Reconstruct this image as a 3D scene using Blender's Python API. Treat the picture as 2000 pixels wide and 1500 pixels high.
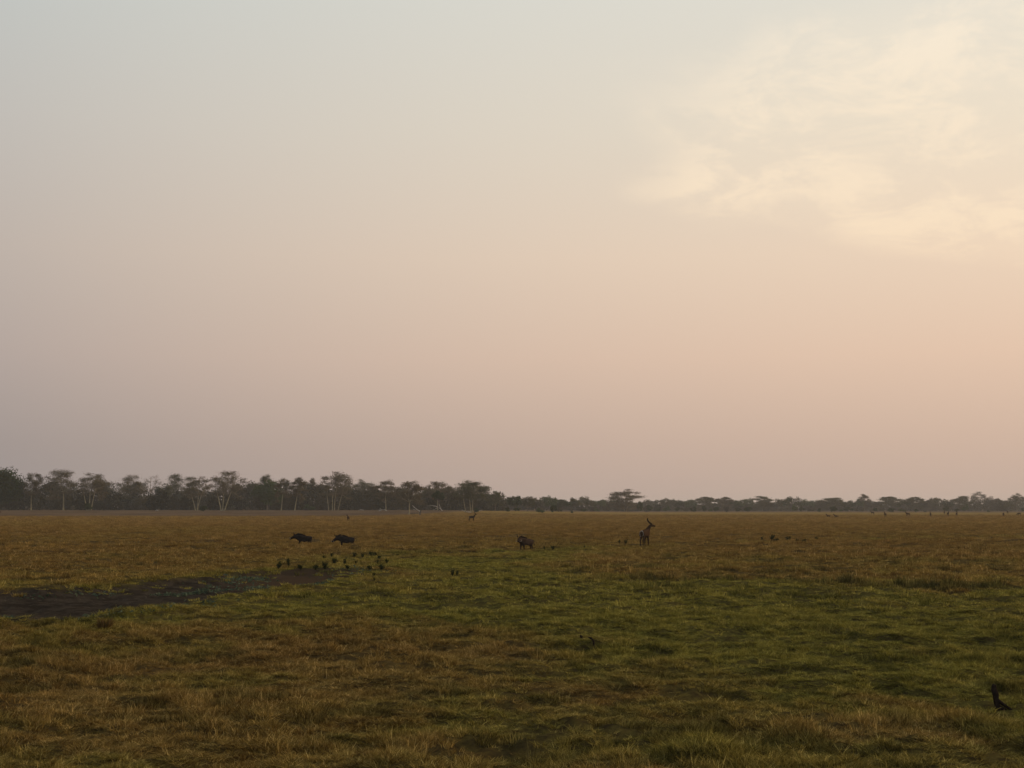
import bpy, bmesh, math, random
import numpy as np
from mathutils import Vector, Matrix, Euler

R = math.radians
for o in list(bpy.data.objects):
    bpy.data.objects.remove(o)
scene = bpy.context.scene
C = scene.collection

def lin(r, g, b):
    f = lambda c: (c/255/12.92) if c/255 <= 0.04045 else ((c/255+0.055)/1.055)**2.4
    return (f(r), f(g), f(b), 1.0)

# ------------------------------------------------------------------ camera
CAMH = 3.2
FPX = 2000*50/36.0           # focal length in photo pixels
HORIZON = 991.0
cam_d = bpy.data.cameras.new('camera')
cam_d.lens = 50; cam_d.sensor_width = 36; cam_d.clip_start = 0.1; cam_d.clip_end = 30000
cam = bpy.data.objects.new('camera', cam_d); C.objects.link(cam)
cam.location = (0, 0, CAMH)
cam.rotation_euler = (R(90)+math.atan((HORIZON-750)/FPX), 0, 0)
scene.camera = cam

# ------------------------------------------------------------------ world
SUN_AZ, SUN_EL = R(68), R(15)
sun_h = (math.sin(SUN_AZ), math.cos(SUN_AZ), 0)
sun_dir = Vector((math.sin(SUN_AZ)*math.cos(SUN_EL), math.cos(SUN_AZ)*math.cos(SUN_EL), math.sin(SUN_EL)))
world = bpy.data.worlds.new('World'); scene.world = world
world.use_nodes = True
nt = world.node_tree; nt.nodes.clear(); N = nt.nodes; L = nt.links
def wn(t, **kw):
    n = N.new(t)
    for k, v in kw.items(): setattr(n, k, v)
    return n
def wmath(op, a, b=None, c=None, clamp=False):
    n = wn('ShaderNodeMath', operation=op, use_clamp=clamp)
    for i, v in enumerate((a, b, c)):
        if v is None: continue
        if isinstance(v, (int, float)): n.inputs[i].default_value = v
        else: L.new(v, n.inputs[i])
    return n.outputs[0]
def wramp(fac, stops):
    n = wn('ShaderNodeValToRGB'); L.new(fac, n.inputs[0])
    e = n.color_ramp.elements
    while len(e) < len(stops): e.new(0.5)
    for el, (p, c) in zip(e, stops): el.position = p; el.color = c
    return n.outputs[0]
def wmaprange(v, a, b, c, d, kind='SMOOTHSTEP'):
    n = wn('ShaderNodeMapRange', interpolation_type=kind)
    L.new(v, n.inputs[0])
    for i, x in enumerate((a, b, c, d)): n.inputs[i+1].default_value = x
    return n.outputs[0]
def wmix(fac, a, b, clamp=True):
    n = wn('ShaderNodeMix', data_type='RGBA', clamp_factor=clamp)
    if isinstance(fac, (int, float)): n.inputs[0].default_value = fac
    else: L.new(fac, n.inputs[0])
    for s, v in ((n.inputs[6], a), (n.inputs[7], b)):
        if isinstance(v, tuple): s.default_value = v
        else: L.new(v, s)
    return n.outputs[2]
tc = wn('ShaderNodeTexCoord')
sep = wn('ShaderNodeSeparateXYZ'); L.new(tc.outputs['Generated'], sep.inputs[0])
elev = wmath('MULTIPLY', wmath('ARCSINE', sep.outputs[2]), 180/math.pi)     # degrees
hlen = wmath('SQRT', wmath('ADD', wmath('MULTIPLY', sep.outputs[0], sep.outputs[0]), wmath('ADD', wmath('MULTIPLY', sep.outputs[1], sep.outputs[1]), 1e-5)))
cdot = wmath('DIVIDE', wmath('ADD', wmath('MULTIPLY', sep.outputs[0], sun_h[0]), wmath('MULTIPLY', sep.outputs[1], sun_h[1])), hlen)
c_left, c_right = math.cos(SUN_AZ+R(19.8)), math.cos(SUN_AZ-R(19.8))
t = wmath('DIVIDE', wmath('SUBTRACT', cdot, c_left), c_right-c_left)
t = wmath('MINIMUM', wmath('MAXIMUM', t, -0.15), 1.15)
t = wmath('ADD', t, wmath('MULTIPLY', wmath('MULTIPLY', t, wmath('SUBTRACT', 1.0, t)), 0.5))
# towards the zenith both sides of the hazy sky come together
t = wmath('ADD', wmath('MULTIPLY', t, wmaprange(elev, 25, 75, 1, 0)), wmaprange(elev, 25, 75, 0, 0.5))
ef = wmath('DIVIDE', elev, 45.0, clamp=True)
P = lambda e: e/45.0
left = wramp(ef, [(0, lin(154,145,143)), (P(2.5), lin(164,152,147)), (P(6), lin(183,168,160)), (P(10), lin(194,181,171)),
                  (P(15), lin(197,192,185)), (P(20), lin(197,200,196)), (P(32), lin(186,196,206)), (1, lin(178,192,208))])
right = wramp(ef, [(0, lin(196,172,158)), (P(2.5), lin(210,182,163)), (P(6), lin(230,199,175)), (P(10), lin(239,214,189)),
                   (P(15), lin(235,222,202)), (P(20), lin(230,225,212)), (P(32), lin(214,216,212)), (1, lin(196,204,212))])
haze_col = wmix(t, left, right, clamp=False)
# thin high cloud, laid out on a plane overhead so that it foreshortens towards the horizon
zc = wmath('ADD', wmath('MAXIMUM', sep.outputs[2], 0.0), 0.30)
comb = wn('ShaderNodeCombineXYZ')
cpx = wmath('DIVIDE', sep.outputs[0], zc); cpy = wmath('DIVIDE', sep.outputs[1], zc)
L.new(cpx, comb.inputs[0]); L.new(cpy, comb.inputs[1])
mp = wn('ShaderNodeMapping'); L.new(comb.outputs[0], mp.inputs[0])
mp.inputs['Rotation'].default_value = (0, 0, R(18)); mp.inputs['Scale'].default_value = (1.0, 1.1, 1); mp.inputs['Location'].default_value = (3.3, 1.9, 0)
nz = wn('ShaderNodeTexNoise'); L.new(mp.outputs[0], nz.inputs['Vector'])
nz.inputs['Scale'].default_value = 7.5; nz.inputs['Detail'].default_value = 10; nz.inputs['Roughness'].default_value = 0.66; nz.inputs['Distortion'].default_value = 0.35
nb = wn('ShaderNodeTexNoise'); L.new(mp.outputs[0], nb.inputs['Vector'])
nb.inputs['Scale'].default_value = 2.2; nb.inputs['Detail'].default_value = 3; nb.inputs['Roughness'].default_value = 0.5
def blob(x0, y0, rx, ry):
    dx = wmath('DIVIDE', wmath('SUBTRACT', cpx, x0), rx); dy = wmath('DIVIDE', wmath('SUBTRACT', cpy, y0), ry)
    return wmath('SQRT', wmath('ADD', wmath('MULTIPLY', dx, dx), wmath('MULTIPLY', dy, dy)))
# the bank of cirrus lies on the sun's side
bank = wmaprange(wmath('ADD', blob(0.80, 1.69, 0.66, 0.38), wmath('MULTIPLY', wmath('SUBTRACT', nb.outputs['Fac'], 0.5), 1.0)), 1.10, 0.82, 0, 1)
wisps = wmaprange(nz.outputs['Fac'], 0.40, 0.62, 0, 1)
cl = wmath('MULTIPLY', bank, wmath('ADD', wmath('MULTIPLY', wisps, 0.58), 0.20))
cloud_col = wramp(ef, [(0, lin(228,190,160)), (P(6), lin(246,214,182)), (P(11), lin(255,231,200)), (P(18), lin(255,239,215)), (1, lin(250,246,238))])
sky_col = wmix(cl, haze_col, cloud_col)
nish = wn('ShaderNodeTexSky', sky_type='NISHITA', sun_disc=False, sun_elevation=SUN_EL, sun_rotation=SUN_AZ, dust_density=6.0, air_density=1.5, ozone_density=1.0)
nsc = wn('ShaderNodeVectorMath', operation='SCALE'); L.new(nish.outputs[0], nsc.inputs[0]); nsc.inputs['Scale'].default_value = 0.10
sky_col = wmix(0.04, sky_col, nsc.outputs[0])
bg = wn('ShaderNodeBackground'); L.new(sky_col, bg.inputs[0]); bg.inputs[1].default_value = 1.0
wo = wn('ShaderNodeOutputWorld'); L.new(bg.outputs[0], wo.inputs[0])

# ------------------------------------------------------------------ sun (veiled by haze and thin cloud)
sd = bpy.data.lights.new('sun', 'SUN'); sd.energy = 2.3; sd.angle = R(8); sd.color = (1.0, 0.74, 0.46)
sun = bpy.data.objects.new('sun', sd); C.objects.link(sun)
sun.rotation_euler = (-sun_dir).to_track_quat('-Z', 'Y').to_euler()
scene.view_settings.view_transform = 'Standard'; scene.view_settings.look = 'None'
scene.view_settings.exposure = 0.0; scene.view_settings.gamma = 1.0
scene.render.resolution_x = 1024; scene.render.resolution_y = 768
scene.render.engine = 'CYCLES'
scene.cycles.max_bounces = 3; scene.cycles.diffuse_bounces = 1; scene.cycles.volume_bounces = 1; scene.cycles.transmission_bounces = 3

# ------------------------------------------------------------------ helpers
ORD = ('first second third fourth fifth sixth seventh eighth ninth tenth eleventh twelfth thirteenth fourteenth fifteenth sixteenth seventeenth eighteenth nineteenth '
       'twentieth twenty-first twenty-second twenty-third twenty-fourth twenty-fifth').split()
def ranks(rows):
    """place of each row from the left"""
    xs = sorted(range(len(rows)), key=lambda i: rows[i][0]); r = [0]*len(rows)
    for k, i in enumerate(xs): r[i] = k
    return r
def look(w, h):
    return 'tall' if h > w*1.1 else ('low wide' if w > h*1.7 else 'rounded')
def tag(o, label=None, cat=None, group=None, kind=None):
    if label: o['label'] = label
    if cat: o['category'] = cat
    if group: o['group'] = group
    if kind: o['kind'] = kind
    return o
def obj(name, mesh, mat=None, parent=None, loc=None):
    o = bpy.data.objects.new(name, mesh); C.objects.link(o)
    if mat and not mesh.materials: mesh.materials.append(mat)
    if parent: o.parent = parent
    if loc is not None: o.location = loc
    return o
def empty(name, loc, rz=0):
    o = bpy.data.objects.new(name, None); C.objects.link(o); o.location = loc; o.rotation_euler.z = rz; o.empty_display_size = 0.2
    return o
def mesh_np(name, v, f, smooth=False, attrs=None):
    """v (n,3), f list/array of quads or tris (m,k)"""
    v = np.asarray(v, np.float32); f = np.asarray(f, np.int32)
    me = bpy.data.meshes.new(name)
    me.vertices.add(len(v)); me.vertices.foreach_set('co', v.ravel())
    m, k = f.shape
    me.loops.add(m*k); me.loops.foreach_set('vertex_index', f.ravel())
    me.polygons.add(m); me.polygons.foreach_set('loop_start', np.arange(0, m*k, k, dtype=np.int32))
    me.polygons.foreach_set('loop_total', np.full(m, k, np.int32))
    if smooth: me.polygons.foreach_set('use_smooth', np.ones(m, bool))
    for nm, dom, data in (attrs or []):
        a = me.attributes.new(nm, 'FLOAT', dom); a.data.foreach_set('value', np.asarray(data, np.float32))
    me.update(calc_edges=True); me.validate()
    return me

def _hash(ix, iy, s):
    h = (ix.astype(np.int64)*374761393 + iy.astype(np.int64)*668265263 + s*1442695041) & 0xffffffff
    h = ((h ^ (h >> 13))*1274126177) & 0xffffffff
    h = (h ^ (h >> 16))
    return (h & 0xffff)/65535.0
def vn(x, y, s=0):
    ix = np.floor(x); iy = np.floor(y); fx = x-ix; fy = y-iy
    fx = fx*fx*fx*(fx*(fx*6-15)+10); fy = fy*fy*fy*(fy*(fy*6-15)+10)
    a = _hash(ix, iy, s); b = _hash(ix+1, iy, s); c = _hash(ix, iy+1, s); d = _hash(ix+1, iy+1, s)
    return (a*(1-fx)+b*fx)*(1-fy)+(c*(1-fx)+d*fx)*fy
def fbm(x, y, s=0, o=3):
    r = 0; a = 0.5; t_ = 0
    for i in range(o):
        ca, sa = math.cos(0.7*i+0.4), math.sin(0.7*i+0.4)
        r = r+a*vn((x*ca-y*sa)*2**i+17.3*i, (x*sa+y*ca)*2**i-9.1*i, s+i*7); t_ += a; a *= 0.5
    return r/t_
def sst(a, b, x):
    u = np.clip((x-a)/(b-a), 0, 1); return u*u*(3-2*u)
def G(px, py):
    d = CAMH*FPX/(py-HORIZON)
    return ((px-1000)/FPX*d, d)
def poly_sd(pts, x, y):
    """signed distance, positive inside"""
    pts = np.array(pts, float); n = len(pts)
    best = np.full(x.shape, 1e9); inside = np.zeros(x.shape, bool)
    for i in range(n):
        a = pts[i]; b = pts[(i+1) % n]; e = b-a
        wx = x-a[0]; wy = y-a[1]
        h = np.clip((wx*e[0]+wy*e[1])/(e@e+1e-9), 0, 1)
        best = np.minimum(best, (wx-e[0]*h)**2+(wy-e[1]*h)**2)
        c = (a[1] > y) != (b[1] > y)
        xi = a[0]+(y-a[1])*e[0]/(e[1] if abs(e[1]) > 1e-9 else 1e-9)
        inside ^= c & (x < xi)
    return np.sqrt(best)*np.where(inside, 1, -1)
def line_d(pts, x, y):
    best = np.full(x.shape, 1e9)
    pts = np.array(pts, float)
    for i in range(len(pts)-1):
        a = pts[i]; e = pts[i+1]-a; wx = x-a[0]; wy = y-a[1]
        h = np.clip((wx*e[0]+wy*e[1])/(e@e+1e-9), 0, 1)
        best = np.minimum(best, (wx-e[0]*h)**2+(wy-e[1]*h)**2)
    return np.sqrt(best)

# ------------------------------------------------------------------ terrain
PAN = [G(*p) for p in [(-300,1172),(0,1158),(200,1148),(400,1131),(470,1119),(530,1112),(620,1112),(700,1117),(690,1130),
                       (620,1142),(520,1158),(420,1172),(330,1192),(230,1201),(130,1211),(40,1212),(-100,1207),(-400,1200)]]
GREEN = [G(*p) for p in [(640,1092),(760,1082),(900,1077),(1050,1071),(1180,1068),(1160,1080),(1110,1095),(1090,1112),(1180,1128),(1400,1135),(1700,1143),
                         (2000,1150),(2400,1158),(2400,1400),(2000,1400),(1750,1345),(1450,1310),(1280,1285),(1150,1258),(1020,1222),(800,1205),
                         (600,1208),(450,1216),(230,1210),(300,1198),(420,1172),(620,1142),(715,1126)]]
SWALE = [G(*p) for p in [(620,1098),(700,1085),(760,1078),(870,1073),(980,1074),(1100,1071),(1250,1063),(1500,1057),(1700,1052),(2100,1048)]]
LEDGE = [G(*p) for p in [(1150,1128),(1190,1128),(1300,1133),(1450,1135),(1600,1141),(1780,1144),(2000,1150),(2200,1154)]]
LEDGE2 = [G(*p) for p in [(1260,1151),(1340,1152)]]
LEDGE3 = [G(*p) for p in [(1520,1168),(1700,1165)]]
LEDGE4 = [G(*p) for p in [(745,1079),(800,1077),(870,1075)]]

def macro(x, y):
    d = np.hypot(x, y)
    rise = 1.75*sst(530, 720, d)*sst(0.10, -0.06, x/np.maximum(y, 1)*np.where(y > 0, 1, 0)+np.where(y > 0, 0, 1))
    return rise
def fields(x, y):
    d = np.hypot(x, y)
    wx = (fbm(x/3.0, y/3.0, 11, 3)-0.5); wy = (fbm(x/3.0, y/3.0, 23, 3)-0.5)
    k = np.clip(d/40, 0.5, 4)
    pan = poly_sd(PAN, x+wx*1.8, y+wy*1.8)+1.1*(fbm(x/0.9, y/1.3, 19, 3)-0.5)
    green = poly_sd(GREEN, x+wx*4*k, y+wy*7*k)
    gm = sst(-2.5, 4.0, green)*(0.55+0.45*sst(0.3, 0.62, fbm(x/5, y/8, 31, 3)))
    sw = np.exp(-(line_d(SWALE, x+wx*3, y+wy*6)/3.0)**2)*sst(0.25, 0.6, fbm(x/7, y/9, 77, 2))
    gm = np.clip(np.maximum(gm, 0.7*sw), 0, 1)
    gm = np.maximum(gm, 0.85*np.exp(-np.maximum(-pan, 0)/1.6)*sst(-25, -8, x)*(y < 75))
    gm = np.clip(gm+0.42*sst(0.5, 0.75, fbm(x/2.3, y/3.2, 41, 3))*sst(150, 40, d)+0.18*sst(0.5, 0.7, fbm(x/25, y/40, 43, 2)), 0, 1)
    gm = np.clip(gm+(0.12+0.33*sst(-4, 4, x))*sst(55, 38, d)*sst(0.3, 0.55, fbm(x/3, y/3, 47, 2)), 0, 1)
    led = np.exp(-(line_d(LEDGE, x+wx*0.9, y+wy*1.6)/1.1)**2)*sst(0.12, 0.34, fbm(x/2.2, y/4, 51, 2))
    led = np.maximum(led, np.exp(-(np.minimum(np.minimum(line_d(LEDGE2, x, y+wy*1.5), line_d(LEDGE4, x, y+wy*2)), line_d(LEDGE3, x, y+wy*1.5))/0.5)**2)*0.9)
    dk = sst(0.55, 0.66, fbm(x/0.62, y/0.8, 61, 3))*sst(0.36, 0.54, fbm(x/4.5, y/5, 67, 2))*sst(200, 70, d)  # dark patches: sedge, plus the shade of small hollows painted in
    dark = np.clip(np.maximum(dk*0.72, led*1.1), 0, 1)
    return pan, gm, dark, led, sw
def bare_f(x, y):
    d = np.hypot(x, y); e = 505+420*sst(-0.12, 0.10, x/np.maximum(np.abs(y), 1))
    return sst(0, 45, d-e+40*(fbm(x/40, y/25, 88, 3)-0.5))
def height(x, y, fld=None):
    d = np.hypot(x, y)
    pan, gm, dark, led, sw = fld if fld is not None else fields(x, y)
    near = sst(420, 150, d)
    hum = 0.30*(fbm(x/0.85, y/0.95, 1, 3)-0.5)+0.16*(fbm(x/0.42, y/0.45, 4, 2)-0.5)*sst(90, 50, d)+0.30*(fbm(x/3.6, y/4.2, 2, 2)-0.5)+0.22*(vn(x/14, y/14, 3)-0.5)
    z = macro(x, y)+hum*near
    inp = sst(-0.2, 1.6, pan)
    lump = 0.16*(fbm(x/0.6, y/0.7, 5, 3)-0.5)+0.12*(fbm(x/1.9, y/1.9, 6, 2)-0.5)
    z = z*(1-inp)+(lump-0.26)*inp
    # eroded lip along the mud and the moist channel
    z = z+0.05*np.exp(-((pan+0.5)/0.6)**2)
    z = z-0.16*sw*near+0.05*led-0.05*dark
    # rough soil under the wood's edge and beyond
    z = z+0.25*(fbm(x/18, y/18, 9, 3)-0.5)*sst(420, 560, d)
    return z

ang = np.concatenate([np.arange(-180, -40, 5.0), np.arange(-40, -25, 1.0), np.arange(-25, 25, 0.16), np.arange(25, 40, 1.0), np.arange(40, 180, 5.0)])
rad = [0.3, 1, 2, 4, 6, 8]; r_ = 10.0
while r_ < 75: rad.append(r_); r_ += 0.20+max(0, r_-30)*0.006
while r_ < 6000: rad.append(r_); r_ *= 1.012 if r_ < 1500 else 1.05
rad = np.array(rad)
A_, R_ = np.meshgrid(np.radians(ang), rad)
gx = (R_*np.sin(A_)).ravel(); gy = (R_*np.cos(A_)).ravel()
fl = fields(gx, gy); gz = height(gx, gy, fl)
nr, na = R_.shape
idx = np.arange(nr*na).reshape(nr, na)
nxt = np.roll(idx, -1, axis=1)
faces = np.stack([idx[:-1], nxt[:-1], nxt[1:], idx[1:]], -1).reshape(-1, 4)[:, ::-1]
ground_mesh = mesh_np('ground', np.stack([gx, gy, gz], -1), faces, True,
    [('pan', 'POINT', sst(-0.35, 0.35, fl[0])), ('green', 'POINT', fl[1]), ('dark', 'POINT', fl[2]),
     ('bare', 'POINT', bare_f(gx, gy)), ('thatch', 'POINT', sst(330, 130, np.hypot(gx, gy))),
     ('redmud', 'POINT', sst(-13.5, -10.5, gx+2*(fbm(gx/2, gy/2, 91, 2)-0.5))*sst(56, 62, gy))])

# ------------------------------------------------------------------ materials
def new_mat(name):
    m = bpy.data.materials.new(name); m.use_nodes = True
    m.node_tree.nodes.clear(); return m
class NB:
    def __init__(s, m): s.t = m.node_tree; s.n = s.t.nodes; s.l = s.t.links
    def node(s, t_, **kw):
        n = s.n.new(t_)
        for k, v in kw.items(): setattr(n, k, v)
        return n
    def set(s, sock, v):
        if hasattr(v, 'is_linked') or hasattr(v, 'links'): s.l.new(v, sock)
        else: sock.default_value = v
    def attr(s, nm, typ='GEOMETRY'):
        n = s.node('ShaderNodeAttribute', attribute_name=nm, attribute_type=typ); return n.outputs['Fac']
    def math(s, op, a, b=0.0, clamp=False):
        n = s.node('ShaderNodeMath', operation=op, use_clamp=clamp); s.set(n.inputs[0], a); s.set(n.inputs[1], b); return n.outputs[0]
    def mix(s, f, a, b, bt='MIX'):
        n = s.node('ShaderNodeMix', data_type='RGBA', blend_type=bt); s.set(n.inputs[0], f); s.set(n.inputs[6], a); s.set(n.inputs[7], b); return n.outputs[2]
    def noise(s, scale, detail=4, rough=0.55, vec=None, stretch=None):
        n = s.node('ShaderNodeTexNoise'); n.inputs['Scale'].default_value = scale; n.inputs['Detail'].default_value = detail; n.inputs['Roughness'].default_value = rough
        if vec is None:
            vec = s.node('ShaderNodeNewGeometry').outputs['Position']
        if stretch:
            m = s.node('ShaderNodeMapping'); m.inputs['Scale'].default_value = stretch; s.l.new(vec, m.inputs[0]); vec = m.outputs[0]
        s.l.new(vec, n.inputs['Vector']); return n.outputs['Fac']
    def ramp(s, f, stops):
        n = s.node('ShaderNodeValToRGB'); s.l.new(f, n.inputs[0]); e = n.color_ramp.elements
        while len(e) < len(stops): e.new(0.5)
        for el, (p, c) in zip(e, stops): el.position = p; el.color = c
        return n.outputs[0]
    def maprange(s, v, a, b, c=0.0, d=1.0):
        n = s.node('ShaderNodeMapRange', interpolation_type='SMOOTHSTEP'); s.set(n.inputs[0], v)
        for i, x in enumerate((a, b, c, d)): n.inputs[i+1].default_value = x
        return n.outputs[0]
    def out(s, sh): o = s.node('ShaderNodeOutputMaterial'); s.l.new(sh, o.inputs[0]); return o
    def princ(s, col, rough=0.9, bump=None, dist=0.05, strength=0.6, spec=0.2):
        p = s.node('ShaderNodeBsdfPrincipled'); s.set(p.inputs['Base Color'], col); s.set(p.inputs['Roughness'], rough)
        p.inputs['Specular IOR Level'].default_value = spec
        if bump is not None:
            b = s.node('ShaderNodeBump'); b.inputs['Distance'].default_value = dist; b.inputs['Strength'].default_value = strength
            s.l.new(bump, b.inputs['Height']); s.l.new(b.outputs[0], p.inputs['Normal'])
        return p.outputs[0]
TAN = (0.240, 0.150, 0.043, 1); OCHRE = (0.195, 0.110, 0.028, 1); STRAW = (0.38, 0.26, 0.10, 1)
GRN = (0.180, 0.168, 0.027, 1); OLIVE = (0.250, 0.200, 0.044, 1); SEDGE_SHADE = (0.036, 0.042, 0.013, 1)  # the darkest tone serves for sedge and for painted hollow shade

m_ground = new_mat('ground_soil_and_turf'); b = NB(m_ground)
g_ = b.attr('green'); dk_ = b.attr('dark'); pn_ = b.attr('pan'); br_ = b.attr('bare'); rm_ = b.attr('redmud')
n1 = b.noise(0.5, 6, 0.6, stretch=(1, 0.35, 1)); n2 = b.noise(6, 5, 0.65)
turf = b.mix(b.maprange(n1, 0.35, 0.65), TAN, OCHRE)
turf = b.mix(g_, turf, b.mix(n2, GRN, OLIVE))
turf = b.mix(b.math('MULTIPLY', dk_, 0.8), turf, SEDGE_SHADE)
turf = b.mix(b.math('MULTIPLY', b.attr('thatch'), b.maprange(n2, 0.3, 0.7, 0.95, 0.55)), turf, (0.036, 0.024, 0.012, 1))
mud = b.mix(b.maprange(b.noise(1.6, 6, 0.65), 0.35, 0.7), (0.024, 0.018, 0.013, 1), (0.058, 0.044, 0.031, 1))
mud = b.mix(b.maprange(b.noise(5.5, 4, 0.7), 0.60, 0.72), mud, (0.12, 0.095, 0.070, 1))
mud = b.mix(rm_, mud, (0.060, 0.038, 0.022, 1))
soil = b.mix(b.maprange(b.noise(0.05, 5, 0.6, stretch=(1, 0.6, 1)), 0.35, 0.65), (0.085, 0.052, 0.030, 1), (0.130, 0.082, 0.046, 1))
col = b.mix(pn_, turf, mud); col = b.mix(br_, col, soil)
gd = b.node('ShaderNodeBsdfDiffuse'); gd.inputs['Roughness'].default_value = 0.6; b.l.new(col, gd.inputs[0])
bp = b.node('ShaderNodeBump'); bp.inputs['Distance'].default_value = 0.08; bp.inputs['Strength'].default_value = 0.9
b.l.new(b.noise(9, 6, 0.7), bp.inputs['Height']); b.l.new(bp.outputs[0], gd.inputs['Normal'])
b.out(gd.outputs[0])

m_grass = new_mat('grass_blades'); b = NB(m_grass)
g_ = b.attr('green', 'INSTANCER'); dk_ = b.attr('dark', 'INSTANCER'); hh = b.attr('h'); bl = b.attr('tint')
oi = b.node('ShaderNodeObjectInfo'); rnd = oi.outputs['Random']
n1 = b.noise(0.5, 6, 0.6, stretch=(1, 0.35, 1)); n3 = b.noise(0.12, 3, 0.5)
dry = b.mix(b.maprange(n1, 0.35, 0.65), TAN, OCHRE)
dry = b.mix(b.math('MULTIPLY', b.maprange(bl, 0.72, 1.0), 0.75), dry, STRAW)
fresh = b.mix(b.math('MULTIPLY', bl, 0.9), GRN, OLIVE)
gg = b.math('MULTIPLY', g_, b.maprange(b.math('ADD', rnd, g_), 0.25, 0.95))
col = b.mix(gg, dry, fresh)
col = b.mix(b.math('MULTIPLY', dk_, 0.82), col, SEDGE_SHADE)
col = b.mix(b.math('MULTIPLY', b.math('SUBTRACT', rnd, 0.5), 0.28), col, STRAW)
hs = b.node('ShaderNodeHueSaturation'); b.l.new(col, hs.inputs['Color']); b.set(hs.inputs['Value'], b.math('MULTIPLY', b.math('ADD', b.math('MULTIPLY', rnd, 0.80), 0.60), b.math('ADD', b.math('MULTIPLY', b.math('MULTIPLY', bl, bl), 1.75), 0.34)))
col = hs.outputs[0]
df = b.node('ShaderNodeBsdfDiffuse'); b.l.new(col, df.inputs[0]); tr = b.node('ShaderNodeBsdfTranslucent'); b.l.new(col, tr.inputs[0])
mx = b.node('ShaderNodeMixShader'); mx.inputs[0].default_value = 0.3; b.l.new(df.outputs[0], mx.inputs[1]); b.l.new(tr.outputs[0], mx.inputs[2])
b.out(mx.outputs[0])

def leaf_mat(name, ca, cb, trans=0.25):
    m = new_mat(name); b = NB(m)
    c = b.mix(b.attr('tint'), ca, cb)
    df = b.node('ShaderNodeBsdfDiffuse'); b.l.new(c, df.inputs[0]); tr = b.node('ShaderNodeBsdfTranslucent'); b.l.new(c, tr.inputs[0])
    mx = b.node('ShaderNodeMixShader'); mx.inputs[0].default_value = trans; b.l.new(df.outputs[0], mx.inputs[1]); b.l.new(tr.outputs[0], mx.inputs[2])
    b.out(mx.outputs[0]); return m
M = {}
M['fever_leaf'] = leaf_mat('sparse_dry_season_leaf', (0.070, 0.054, 0.032, 1), (0.130, 0.102, 0.060, 1))
M['fever_olive'] = leaf_mat('olive_dry_leaf', (0.048, 0.048, 0.022, 1), (0.095, 0.088, 0.042, 1))
M['dark_leaf'] = leaf_mat('dark_evergreen_leaf', (0.014, 0.025, 0.007, 1), (0.042, 0.062, 0.018, 1))
M['thicket'] = leaf_mat('mixed_thicket_leaf', (0.006, 0.009, 0.004, 1), (0.060, 0.048, 0.026, 1))
M['green_leaf'] = leaf_mat('mid_green_leaf', (0.040, 0.060, 0.020, 1), (0.078, 0.102, 0.036, 1))
M['grey_leaf'] = leaf_mat('grey_brown_scrub', (0.058, 0.054, 0.038, 1), (0.110, 0.098, 0.068, 1))
M['weed_leaf'] = leaf_mat('dark_weed_leaf', (0.014, 0.018, 0.007, 1), (0.045, 0.052, 0.017, 1))
M['wetweed'] = leaf_mat('grey_green_creeping_weed', (0.045, 0.065, 0.042, 1), (0.12, 0.14, 0.085, 1))
def plain_mat(name, ca, cb, scale=4, rough=0.85, bump=0.02, spec=0.2):
    m = new_mat(name); b = NB(m)
    tc_ = b.node('ShaderNodeTexCoord').outputs['Object']
    n = b.noise(scale, 5, 0.6, vec=tc_)
    b.out(b.princ(b.mix(b.maprange(n, 0.35, 0.65), ca, cb), rough, n, bump, 0.6, spec)); return m
M['fever_bark'] = plain_mat('pale_yellow_bark', (0.26, 0.225, 0.135, 1), (0.17, 0.14, 0.085, 1), 1.5)
M['fever_bark_dull'] = plain_mat('dull_tan_bark', (0.22, 0.17, 0.11, 1), (0.14, 0.105, 0.07, 1), 1.5)
M['grey_bark'] = plain_mat('grey_brown_bark', (0.085, 0.070, 0.055, 1), (0.045, 0.037, 0.030, 1), 1.5)
M['bleached'] = plain_mat('bleached_dead_wood', (0.42, 0.38, 0.32, 1), (0.26, 0.22, 0.18, 1), 1.5)
M['charred'] = plain_mat('dark_weathered_wood', (0.012, 0.009, 0.008, 1), (0.028, 0.020, 0.015, 1), 18, 1.0, 0.01, 0.0)

ground = tag(obj('ground', ground_mesh, m_ground), 'dry golden brown grassland plain with green hollow and mud', 'ground', kind='structure')

# ------------------------------------------------------------------ grass
rng = np.random.default_rng(5)
def tuft(name, n, rad_, hmin, hmax, wid, seg=2, lean=0.6, stalks=0, tr=(0.0, 0.95)):
    vs = []; fs = []; hs_ = []; ts = []
    for i in range(n+stalks):
        st = i >= n
        a = rng.uniform(0, 2*math.pi); r0 = rad_*math.sqrt(rng.uniform())
        bx, by = r0*math.cos(a), r0*math.sin(a)
        hgt = rng.uniform(hmin, hmax)*(1.35 if st else 1); w = wid*rng.uniform(0.6, 1.2)*(0.5 if st else 1)
        la = a+rng.normal()*1.0; ln = hgt*lean*rng.uniform(0.2, 1.3)*(0.4 if st else 1)
        wa = rng.uniform(0, math.pi); wx, wy = math.cos(wa)*w/2, math.sin(wa)*w/2
        base = len(vs)
        for k in range(seg+1):
            u = k/seg; cx = bx+math.cos(la)*ln*u**1.8; cy = by+math.sin(la)*ln*u**1.8; cz = -0.03+(hgt+0.03)*u*(1-0.18*u*lean)
            ww = 1-0.75*u
            vs += [(cx-wx*ww, cy-wy*ww, cz), (cx+wx*ww, cy+wy*ww, cz)]; hs_ += [u, u]
        tt = 1.0 if st else rng.uniform(*tr)
        for k in range(seg):
            fs.append((base+2*k, base+2*k+1, base+2*k+3, base+2*k+2)); ts.append(tt)
    me = mesh_np(name, vs, fs, False, [('h', 'POINT', hs_), ('tint', 'FACE', ts)])
    me.materials.append(m_grass)
    return bpy.data.objects.new(name, me)
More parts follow.
